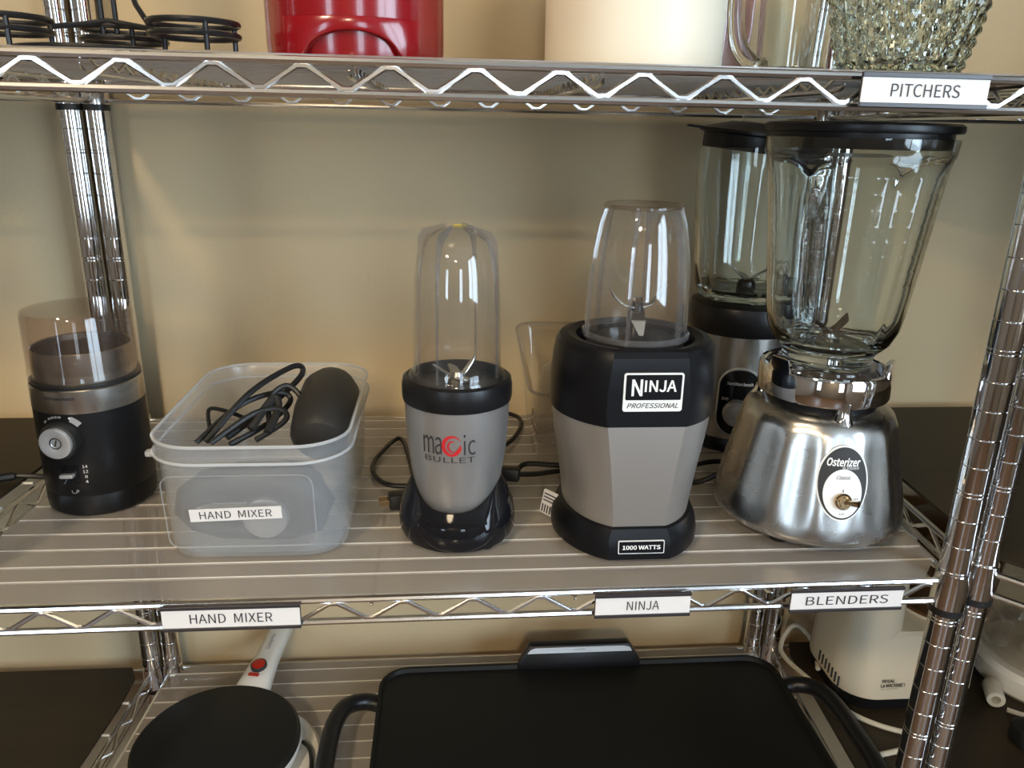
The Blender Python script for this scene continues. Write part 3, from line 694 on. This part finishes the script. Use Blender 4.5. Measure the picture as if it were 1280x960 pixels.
# three short columns carry the chrome jar ring
MB().lathe([(.052, .127), (.052, .139), (0, .139)], 48).build('coupling_well', 'black_satin', os_)
for a in (-88, 32, 152):
    A = R(a); MB().lathe([(0, .1225), (.0115, .1225), (.0085, .1270), (.0070, .133), (.0068, .142), (0, .142)], 20, c=(.0555*math.cos(A), .0555*math.sin(A), 0)).build('ring_column', 'chrome', os_)
MB().lathe([(.0565, .1365), (.0608, .1370), (.0614, .139), (.0612, .161), (.0600, .1635), (.0562, .1640), (.0545, .1625), (.0545, .1365)], 96, closed=True).build('jar_ring', 'mirror_chrome', os_)
for a in (-152, -32, 88):   # upright ears on the ring
    ear = MB(); rg = []
    for da in (-13, -10, 10, 13):
        A = R(a+da); ht = .1640 if abs(da) == 13 else .1755
        q = lambda r, z: (r*math.cos(A), r*math.sin(A), z)
        rg.append([q(.0548, .160), q(.0612, .160), q(.0605, ht), q(.0556, ht)])
    ear.loft(rg).build('ring_ear', 'mirror_chrome', os_, bevel=.0006, bseg=1)
def clover(a, r, z):
    k = max(0, min(1, (z-.185)/.03))*max(0, min(1, (.352-z)/.012))
    return (r*(1-.062*k*max(0, math.cos(6*(a+R(20))))**2.0), z)
jz = [(.0405, .166), (.0415, .172), (.0425, .178), (.0470, .183), (.0545, .191), (.0600, .204), (.0628, .220), (.0650, .240)]
zz = .2505
while zz < .350:
    r_ = .0650+(zz-.240)*.108; jz += [(r_-.0000, zz-.0012), (r_+.00003, zz), (r_, zz+.0012)]; zz += .0130
jz += [(.0778, .3555), (.0792, .3590), (.0800, .3650), (.0805, .3725)]
ji = [(.0765, .3725), (.0757, .3640), (.0735, .3500), (.0695, .320), (.0655, .285), (.0608, .240), (.0585, .218), (.0550, .204), (.0480, .193), (.0400, .187), (.0, .186)]
MB().lathe([(0, .170), (.036, .168)]+jz+ji, 160, rf=clover).build('jar', 'jar_glass', os_, angle=50)
MB().lathe([(0, .1655), (.0460, .1655), (.0475, .1600), (.0470, .150), (.0400, .148), (0, .148)], 48).build('jar_nut', 'smoky_plastic', os_)
MB().lathe([(0, .1865), (.010, .1868), (.009, .192), (.005, .1945), (0, .195)], 20).build('blade_hub', 'steel', os_)
for a, up in ((30, 38), (120, -12), (210, 38), (300, -12)):
    M_ = Matrix.Rotation(R(a), 4, 'Z') @ Matrix.Translation((.004, 0, .1935)) @ Matrix.Rotation(R(-up), 4, 'Y')
    MB().loft([[(0, -.005, 0), (0, .005, 0), (0, .005, .001), (0, -.005, .001)], [(.018, -.005, 0), (.018, .004, 0), (.018, .004, .001), (.018, -.005, .001)], [(.026, .002, 0), (.026, .004, 0), (.026, .004, .001), (.026, .002, .001)]], mat=M_).build('blade', 'steel', os_)
MB().lathe([(0, .3640), (.0738, .3640), (.0745, .3655), (.0752, .3765), (.0815, .3772), (.0822, .3790), (.0818, .3830), (.0790, .3850), (.036, .3862), (0, .3862)], 96).build('lid', 'black_satin', os_)
tb = MB(); tb.prism(rrect(.026, .030, .006, 4), .3775, .3835, .001); o = tb.build('lid_tab', 'black_satin', os_); o.location = (.0800, .018, 0)
MB().lathe([(.0, .3866), (.0300, .3866), (.0310, .3875), (.0290, .3960), (.0270, .3965), (0, .3955)], 40).build('lid_cap', 'hazy_plastic', os_)
MB().tube([(-.075, .052, .02), (-.10, .055, .006), (-.118, .070, .004), (-.10, .10, .004), (-.06, .12, .004), (-.02, .10, .004)], .0030, 8, smooth=7).build('cord', 'black_rubber', os_)

# ------------------------------------------------------------------ second countertop blender behind
h = thing('countertop_blender', 'steel blender with black collar and straight glass jar, standing behind the others', 'blender', (.3365, .346, LZ), -12)
MB().lathe([(0, 0), (.062, 0), (.065, .004), (.065, .014), (.0625, .018), (0, .018)], 64).build('foot_ring', 'black_satin', h)
hbp = [(.0630, .0175), (.0645, .024), (.0640, .065), (.0628, .110), (.0615, .1450)]
MB().lathe(hbp+[(.05, .1455)], 72).build('body', 'steel', h)
MB().lathe([(.050, .145), (.0645, .145), (.0660, .1485), (.0660, .171), (.0635, .178), (.0560, .181), (0, .181)], 72).build('jar_collar', 'black_satin', h)
hr = lambda z: .0642
hp = on_lathe(hr, .066, -94)
rm = patch(rrect(.052, .086, .024, 8), hp, 'silver_face', h, 'control_panel', -.001, .0012)
patch(rrect(.048, .082, .022, 8), hp, 'black_gloss', rm, 'panel_field', .001, .0018)
lettering('hamilton beach', .030, .0042, lambda u, v, d: hp(u-.000, v+.024, d), 'white_print', rm, bold=.01, d=.0022)
lettering('oo', .008, .0034, lambda u, v, d: hp(u-.016, v+.004, d), 'white_print', rm, d=.0022)
pk = hp(-.001, -.012, .002); A = R(-94)
MB().lathe([(.0165, 0), (.0165, .006), (.0150, .009), (.006, .0095), (.004, .012), (0, .012)], 36, mat=frame(pk, (-math.sin(A), math.cos(A), 0), (0, 0, 1))).build('dial_knob', 'silver_face', rm)
def hcl(a, r, z):
    k = max(0, min(1, (z-.16)/.03))*max(0, min(1, (.318-z)/.03)); z = .184+(z-.160)*.921; return (r*(1-.055*k*max(0, math.cos(5*(a+R(10))))**3), z)
MB().lathe([(0, .184), (.050, .158), (.0560, .160), (.0600, .166), (.0635, .180), (.0660, .215), (.0690, .260), (.0715, .300), (.0725, .340), (.0728, .3500), (.0695, .3500), (.0685, .335), (.0675, .300), (.0645, .255), (.0615, .205), (.0585, .178), (.052, .170), (0, .1914)], 120, rf=hcl).build('jar', 'jar_glass', h, angle=50)
MB().lathe([(0, .1916), (.012, .1918), (.010, .199), (.004, .203), (0, .203)], 20).build('blade_hub', 'black_satin', h)
for a, up in ((10, 40), (100, 15), (190, 50), (280, 20)):
    M_ = Matrix.Rotation(R(a), 4, 'Z') @ Matrix.Translation((.004, 0, .201)) @ Matrix.Rotation(R(-up), 4, 'Y')
    MB().loft([[(0, -.005, 0), (0, .005, 0), (0, .005, .001), (0, -.005, .001)], [(.020, -.005, 0), (.020, .004, 0), (.020, .004, .001), (.020, -.005, .001)], [(.029, .002, 0), (.029, .004, 0), (.029, .004, .001), (.029, .002, .001)]], mat=M_).build('blade', 'steel', h)
lm = Matrix.Translation((-.002, 0, .352)) @ Matrix.Rotation(R(6), 4, 'Y')
MB().lathe([(0, .0), (.0660, .0), (.0670, .003), (.0672, .016), (.070, .017), (.0735, .018), (.0735, .021), (.055, .0265), (.038, .0315), (0, .032)], 72, mat=lm).build('lid', 'black_satin', h)
tb = MB().prism([(-.088, -.012), (-.060, -.022), (-.060, .022), (-.088, .012)], .019, .0215, 0, mat=lm).build('lid_tab', 'black_satin', h)
MB().lathe([(0, .032), (.0270, .032), (.0280, .0335), (.0265, .0445), (0, .0440)], 36, mat=lm).build('lid_cap', 'hazy_plastic', h)
MB().tube([(-.055, -.04, .06), (-.075, -.055, .055), (-.085, -.05, .035), (-.082, -.03, .006), (-.05, .05, .004)], .0028, 8, smooth=6).build('cord', 'black_rubber', h)

# ------------------------------------------------------------------ clear bin behind
cb = thing('storage_bin', 'empty-looking clear plastic bin with slanted rim against the wall', 'bin', (.118, .335, LZ))
def bring(w, d, r, zf, zb, n=5):
    return [(x, y, zf+(zb-zf)*(y+d/2)/d) for x, y in rrect(w, d, r, n)]
o1 = [(.080, .150, .012, 0, 0), (.084, .154, .014, .003, .003), (.092, .172, .016, .050, .060), (.094, .176, .016, .0505, .0605), (.104, .190, .018, .090, .122), (.114, .200, .020, .092, .125), (.114, .200, .020, .096, .129)]
i1 = [(.108, .194, .018, .0955, .1285), (.101, .187, .017, .088, .120), (.091, .173, .015, .051, .061), (.089, .169, .015, .049, .059), (.081, .151, .013, .004, .004)]
MB().loft([bring(*q) for q in o1+i1]).build('bin_body', 'hazy_plastic', cb, angle=30)
MB().tube(bring(.113, .199, .020, .0945, .1275), .0018, 6, closed=True).build('rim', 'clear_plastic_rib', cb)
cl = thing('clear_cup', 'small upturned clear plastic cup lying inside the slanted bin', 'cup', (.112, .335, LZ+.0045))
MB().lathe([(.0310, 0), (.0335, 0), (.0325, .004), (.0290, .075), (.024, .092), (.012, .099), (0, .100), (0, .0985), (.012, .0975), (.023, .0905), (.0275, .074)], 40, closed=True).build('cup_wall', 'hazy_plastic', cl)
MB().lathe([(.0333, .001), (.0352, .001), (.0352, .004), (.0328, .004)], 40, closed=True).build('cup_rim', 'clear_plastic_rib', cl)

# ------------------------------------------------------------------ bottom shelf: griddle
GZ = ZL+LZ
gd = thing('electric_griddle', 'large black electric griddle with loop handles on the bottom shelf', 'griddle', (.1585, .205, GZ))
GW, GD, GH = .568, .320, .034
pts = rrect(GW, GD, .040, 8)
def gr(w, d, r, z): return [(x, y, z) for x, y in rrect(w, d, r, 8)]
MB().loft([gr(.50, .26, .03, .012), gr(.545, .297, .036, .014), gr(.560, .312, .039, .022), gr(GW, GD, .040, GH-.003), gr(GW-.001, GD-.001, .040, GH), gr(GW-.009, GD-.009, .036, GH), gr(GW-.014, GD-.014, .034, GH-.005), gr(GW-.10, GD-.10, .02, GH-.006)]).build('plate', 'griddle_black', gd)
tb = MB(); tb.loft([[(-.090, .150, GH-.006), (.090, .150, GH-.006), (.090, .158, GH-.006), (-.090, .158, GH-.006)], [(-.088, .151, GH+.006), (.088, .151, GH+.006), (.088, .163, GH+.006), (-.088, .163, GH+.006)], [(-.072, .158, GH+.030), (.072, .158, GH+.030), (.072, .171, GH+.030), (-.072, .171, GH+.030)]])
b_ = tb.build('back_guard', 'black_satin', gd, bevel=.003)
b_.location = (.0, .0, 0)
gm = frame((0, .1553, GH+.0235), (1, 0, 0), (0, .30, 1))
bg = patch([(-.076, -.0045), (.076, -.0045), (.073, .0010), (.064, .0035), (-.064, .0035), (-.071, .0010)], gm, 'silver_face', b_, 'guard_plate', -.001, .0012)
lettering('ELECTRIC', .016, .0018, gm, 'ink', bg, d=.0013)
for s in (-1, 1):
    hd = MB(); hp_ = [(s*.2795, .104, .018), (s*.302, .105, .023), (s*.325, .090, .028), (s*.336, .055, .030), (s*.338, .0, .030), (s*.336, -.055, .030), (s*.325, -.090, .028), (s*.302, -.105, .023), (s*.2795, -.104, .018)]
    hd.tube(hp_, .0115, 12, smooth=6).build('handle', 'black_satin', gd)
    for yy in (-.10, .10): pass
for sx_ in (-1, 1):
    for sy_ in (-1, 1):
        MB().lathe([(0, 0), (.010, 0), (.012, .014), (0, .014)], 16, c=(sx_*.20, sy_*.10, 0)).build('foot', 'black_rubber', gd)
MB().tube([(-.340, .055, .005), (-.349, .035, .0045), (-.352, .0, .004), (-.350, -.05, .004), (-.342, -.13, .004)], .003, 8, smooth=6).build('cord', 'black_rubber', gd)

# ------------------------------------------------------------------ crepe maker
cr = thing('crepe_maker', 'white crepe maker with round black plate and red power button', 'crepe maker', (-.316, .232, GZ), 0)
MB().lathe([(0, 0), (.096, 0), (.103, .004), (.105, .010), (.101, .014), (.090, .013), (0, .012)], 72, c=(.022, -.012, 0)).build('base_tray', 'white_plastic', cr)
MB().lathe([(0, .012), (.085, .012), (.098, .020), (.1015, .030), (.1005, .034), (0, .034)], 72).build('housing', 'white_plastic', cr)
MB().lathe([(.0980, .034), (.1005, .034), (.1000, .0385), (.0960, .0425), (.05, .0455), (0, .0462)], 72).build('hot_plate', 'crepe_black', cr)
ex = Vector((.040, .200, 0)).normalized(); sx = Vector((ex.y, -ex.x, 0))
hs = []
for s, w, z0, z1 in ((.080, .026, .012, .032), (.103, .0235, .016, .046), (.125, .020, .020, .052), (.150, .0165, .028, .055), (.180, .0160, .036, .062), (.210, .0165, .044, .070), (.222, .0120, .050, .068), (.225, .004, .056, .062)):
    c0 = ex*s; zc, hz = (z0+z1)/2, (z1-z0)/2
    hs.append([tuple(c0+sx*w*math.copysign(abs(math.cos(2*PI*k/20))**.7, math.cos(2*PI*k/20))+Vector((0, 0, zc+hz*math.copysign(abs(math.sin(2*PI*k/20))**.7, math.sin(2*PI*k/20))))) for k in range(20)])
hd = MB().loft(hs).build('handle', 'white_plastic', cr)
bm_ = frame(ex*.128+Vector((0, 0, .0523)), sx, ex-Vector((0, 0, 0))*1)
MB().lathe([(.0110, -.002), (.0110, .002), (.0095, .003), (0, .0022)], 28, mat=frame(tuple(ex*.126+Vector((0, 0, .0525))), sx, ex+Vector((0, 0, .12)))).build('button_ring', 'ink', hd)
MB().lathe([(.0090, 0), (.0090, .0035), (.0060, .0048), (0, .0050)], 28, mat=frame(tuple(ex*.126+Vector((0, 0, .0525))), sx, ex+Vector((0, 0, .12)))).build('power_button', 'red_button', hd)
MB().box(-.007, .007, -.0022, .0022, -.001, .001, mat=frame(tuple(ex*.109+Vector((0, 0, .0510))), sx, ex+Vector((0, 0, .15)))).build('indicator_light', 'red_button', hd)
lettering('Cucina Pro', .026, .0055, frame(tuple(ex*.168+Vector((0, 0, .0605))), ex+Vector((0, 0, .24)), -sx), 'ink', hd, d=.0006)
MB().tube([(.100, .020, .013), (.112, .0, .018), (.118, -.03, .018), (.114, -.06, .016), (.10, -.085, .016)], .0026, 8, smooth=6).build('cord', 'black_rubber', cr)

# ------------------------------------------------------------------ corner shelf: food processor
fz = ZL+DM
fp = thing('food_processor', 'cream food processor with black base and amber bowl on the corner shelf', 'food processor', (.605, .345, fz), 0)
def fring(z, g=0.0):
    """tower at the left, round bowl stand at the right"""
    out = rrect(.205+2*g, .150+2*g, .050+g, 8, .012, 0); return [(x, y, z) for x, y in out]
MB().loft([fring(0, -.012), fring(.004, -.004), fring(.022, -.001), fring(.024, -.006)]).build('base', 'black_satin', fp)
MB().loft([fring(.0225, -.001), fring(.026, .0), fring(.110, -.003), fring(.122, -.005), fring(.126, -.010)]).build('motor_base', 'cream_plastic', fp)
tw = lambda z, g: [(x, y, z) for x, y in rrect(.082+2*g, .146+2*g, .036+g, 8, -.0495, 0)]
MB().loft([tw(.118, -.001), tw(.20, -.003), tw(.262, -.005), tw(.272, -.010), tw(.275, -.018)]).build('tower', 'cream_plastic', fp)
MB().lathe([(.061, .1265), (.063, .128), (.062, .135), (.058, .136)], 48, c=(.070, .0, 0), closed=True).build('bowl_seat', 'cream_plastic', fp)
MB().lathe([(0, .129), (.058, .129), (.062, .133), (.068, .215), (.069, .240), (.0660, .240), (.065, .215), (.059, .136), (0, .133)], 56, c=(.070, -.002, 0)).build('bowl', 'amber_plastic', fp)
MB().lathe([(.068, .238), (.070, .240), (.070, .248), (.03, .254), (0, .254)], 56, c=(.070, -.002, 0)).build('bowl_lid', 'amber_plastic', fp)
for i in range(7):
    yy = .005-.0095*i+.0; MB().box(-.0920, -.0901, yy-.0008, yy+.0008, .030, .046).build('vent_slot', 'ink', fp)
pfm = frame((-.026, -.0752, .047), (1, 0, 0), (0, .02, 1))
lettering('REGAL', .0190, .0052, pfm, 'ink', fp, bold=.01, off=(-.0070, .0072))
lettering('La MACHINE I', .0340, .0060, pfm, 'ink', fp, bold=.01, off=(0, .0))
lettering('FOOD PROCESSOR', .0260, .0016, pfm, 'ink', fp, off=(-.004, -.0055))
wc = MB(); c0 = Vector((.605, .345, fz))
P3 = lambda x, y, z=.0035: Vector((x, y, fz+z))-c0
wc.tube([P3(.512, .345, .018), P3(.530, .392, .018), P3(.522, .424, .030), P3(.500, .420, .036), P3(.478, .395, .012), P3(.4995, .340, .003), P3(.512, .300, .0035), P3(.527, .268, .0035), P3(.555, .243, .0035), P3(.590, .225, .0035), P3(.600, .213, .0035), P3(.575, .203, .0035), P3(.525, .193, .0035), P3(.511, .190, .0035), P3(.507, .20, .0035), P3(.520, .215, .0035)], .0036, 8, smooth=8).build('cord', 'white_cord', fp)

f2 = thing('food_processor', 'clear bowled white food processor cut off by the right edge', 'food processor', (.851, .335, fz))
MB().lathe([(0, 0), (.085, 0), (.090, .006), (.090, .030), (.084, .038), (0, .038)], 56).build('base', 'white_plastic', f2)
MB().lathe([(0, .040), (.074, .040), (.080, .048), (.088, .108), (.090, .114), (.0875, .114), (.0855, .108), (.0775, .050), (0, .044)], 56).build('bowl', 'hazy_plastic', f2)
MB().lathe([(.086, .112), (.093, .113), (.093, .120), (.05, .126), (0, .127)], 56).build('bowl_lid', 'hazy_plastic', f2)
ls = []
MB().prism(rrect(.028, .040, .008, 4, -.095, -.01), .075, .128, .003).build('lid_latch', 'hazy_plastic', f2)
MB().lathe([(0, .040), (.030, .040), (.022, .060), (.014, .095), (0, .097)], 32).build('blade_hub', 'white_plastic', f2)
rl = MB(); rl.lathe([(.006, 0), (.0115, 0), (.012, .002), (.012, .034), (.0115, .036), (.006, .036)], 28, closed=True, mat=Matrix.Translation((-.098, -.032, .014)) @ Matrix.Rotation(R(90), 4, 'X') @ Matrix.Rotation(R(-25), 4, 'Y')); rl.build('cord_spool', 'white_cord', f2)
MB().tube([(-.10, -.072, .0035), (-.08, -.085, .0035), (-.04, -.095, .0035), (.03, -.11, .0035), (.10, -.10, .0035)], .0034, 8, smooth=6).build('cord', 'white_cord', f2)
bk = thing('plug_adapter', 'black plug and cable lump on the corner shelf near the right edge', 'plug', (.742, .205, fz))
MB().prism(rrect(.05, .034, .010, 4), 0, .030, .004).build('plug_body', 'black_rubber', bk)
MB().tube([(.02, 0, .012), (.05, .012, .010), (.08, .0, .006), (.11, -.03, .006)], .006, 8, smooth=5).build('cable', 'black_rubber', bk)

# ------------------------------------------------------------------ top shelf
TZ = ZT+LZ
rk = thing('wire_rack', 'black wire ring rack standing at the left of the top shelf', 'rack', (-.268, .075, TZ))
def circ(r, z, cx, cyy, n=36): return [(cx+r*math.cos(2*PI*k/n), cyy+r*math.sin(2*PI*k/n), z) for k in range(n)]
centers = [(.058, -.018), (-.012, .040), (-.075, -.014)]
for i, (cx, cyy) in enumerate(centers):
    for z in (.013, .021): MB().tube(circ(.0305, z, cx, cyy), .0022, 8, closed=True).build('ring', 'black_wire', rk)
    for a in (-60, 40, 150):
        A = R(a); MB().tube([(cx+.0305*math.cos(A), cyy+.0305*math.sin(A), .0018 if a != 40 else .004), (cx+.0305*math.cos(A), cyy+.0305*math.sin(A), .021)], .0019, 8).build('ring_leg', 'black_wire', rk)
MB().tube(circ(.058, .0022, -.022, .018, 48), .0022, 8, closed=True).build('base_ring', 'black_wire', rk)
MB().tube([(.030, -.008, .017), (.012, .004, .020), (-.012, .010, .024)], .0020, 8, smooth=4).build('spoke', 'black_wire', rk)
MB().tube([(-.075+.0305, -.010, .017), (-.030, .002, .020), (-.012, .010, .024)], .0020, 8, smooth=4).build('spoke', 'black_wire', rk)
for (x0, y0, x1, y1) in ((-.016, .010, -.016, .010), (-.007, .012, -.007, .012), (.030, -.010, .004, .008)):
    MB().tube([(x0, y0, .012), (x1, y1, .060), (x1*.6-.004, y1, .21)], .0020, 8, smooth=3).build('upright_rod', 'black_wire', rk)
MB().tube(circ(.016, .212, -.009, .010, 24), .0020, 8, closed=True).build('top_ring', 'black_wire', rk)

rd = thing('canister_appliance', 'glossy red round appliance on the top shelf', 'appliance', (-.1015, .125, TZ), 4)
MB().lathe([(0, 0), (.066, 0), (.0695, .003), (.0705, .012), (.0708, .10), (.0700, .19), (.066, .215), (.055, .228), (0, .232)], 80).build('body', 'red_plastic', rd)
ap = MB(); vs = []; fs = []; n = 28
for i in range(n+1):
    a = -132+82*i/n; A = R(a); s = (a+91)/41
    zb = .001+.0185*max(0, 1-(s/.66)**2)**.5 if abs(s) < .66 else .001
    for r in (.0705, .0770):
        for z in (zb, .0290): vs.append((r*math.cos(A), r*math.sin(A), z))
for i in range(n):
    a, b = 4*i, 4*i+4
    fs += [(a+2, b+2, b+3, a+3), (a, a+1, b+1, b), (a+1, a+3, b+3, b+1), (a, b, b+2, a+2)]
fs += [(0, 2, 3, 1), (4*n, 4*n+1, 4*n+3, 4*n+2)]
ap.add(vs, fs).build('base_arch', 'red_plastic', rd, bevel=.0012)
MB().lathe([(.0712, .15), (.0722, .151), (.0722, .158), (.0712, .159)], 64, closed=True).build('seam_band', 'red_plastic', rd)

cc = thing('cream_canister', 'plain cream coloured canister beside the red appliance', 'canister', (.1345, .160, TZ))
MB().lathe([(0, 0), (.0735, 0), (.0765, .003), (.0770, .008), (.0785, .15), (.0785, .19), (.076, .19), (.0745, .010), (0, .007)], 80).build('canister_wall', 'cream_canister', cc)
MB().lathe([(.0790, .186), (.0810, .187), (.0810, .205), (.078, .209), (0, .210)], 80).build('canister_lid', 'cream_canister', cc)

mg = thing('glass_pitcher', 'clear straight-sided glass pitcher with thick curved handle', 'pitcher', (.2940, .195, TZ))
MB().lathe([(0, 0), (.030, 0), (.0335, .002), (.0335, .008), (.0315, .010), (.0325, .06), (.036, .17), (.0335, .17), (.0300, .06), (.0285, .013), (0, .011)], 72).build('vessel', 'jar_glass', mg)
MB().tube([(-.0315, -.010, .014), (-.040, -.014, .014), (-.055, -.016, .026), (-.062, -.016, .050), (-.062, -.015, .085), (-.055, -.013, .110), (-.034, -.008, .120)], .0078, 12, smooth=7).build('handle', 'jar_glass', mg)
lg = thing('glass_pitcher', 'lilac tinted glass pitcher tucked behind the cream canister', 'pitcher', (.2510, .285, TZ))
MB().lathe([(0, 0), (.026, 0), (.029, .003), (.028, .008), (.034, .05), (.036, .15), (.0340, .15), (.0320, .05), (.026, .012), (0, .010)], 64).build('vessel', 'lilac_glass', lg)
MB().tube([(-.031, -.010, .018), (-.036, -.012, .014), (-.040, -.013, .024), (-.047, -.014, .060), (-.049, -.014, .10), (-.034, -.010, .125)], .0055, 10, smooth=6).build('handle', 'lilac_glass', lg)
cg = thing('cut_glass_bowl', 'pale green cut-glass bowl with diamond facets', 'bowl', (.3440, .095, TZ))
def cut(a, r, z):
    if z < .004 or r < .046: return (r, z)
    u = a*20/(2*PI); v = z/.0173
    p1 = abs(((u+v) % 1)-.5)*2; p2 = abs(((u-v) % 1)-.5)*2
    return (r-.0030*(1-p1)-.0030*(1-p2), z)
oz = [(0, 0), (.040, 0), (.0485, .0035)] + [(.0490+.0265*(k/44)**.8, .005+.00288*k) for k in range(45)]
MB().lathe(oz+[(.073, .132), (.071, .125), (.060, .06), (.047, .012), (.040, .009), (0, .009)], 208, rf=lambda a, r, z: cut(a, r, z)).build('bowl_wall', 'cut_glass', cg, angle=12)
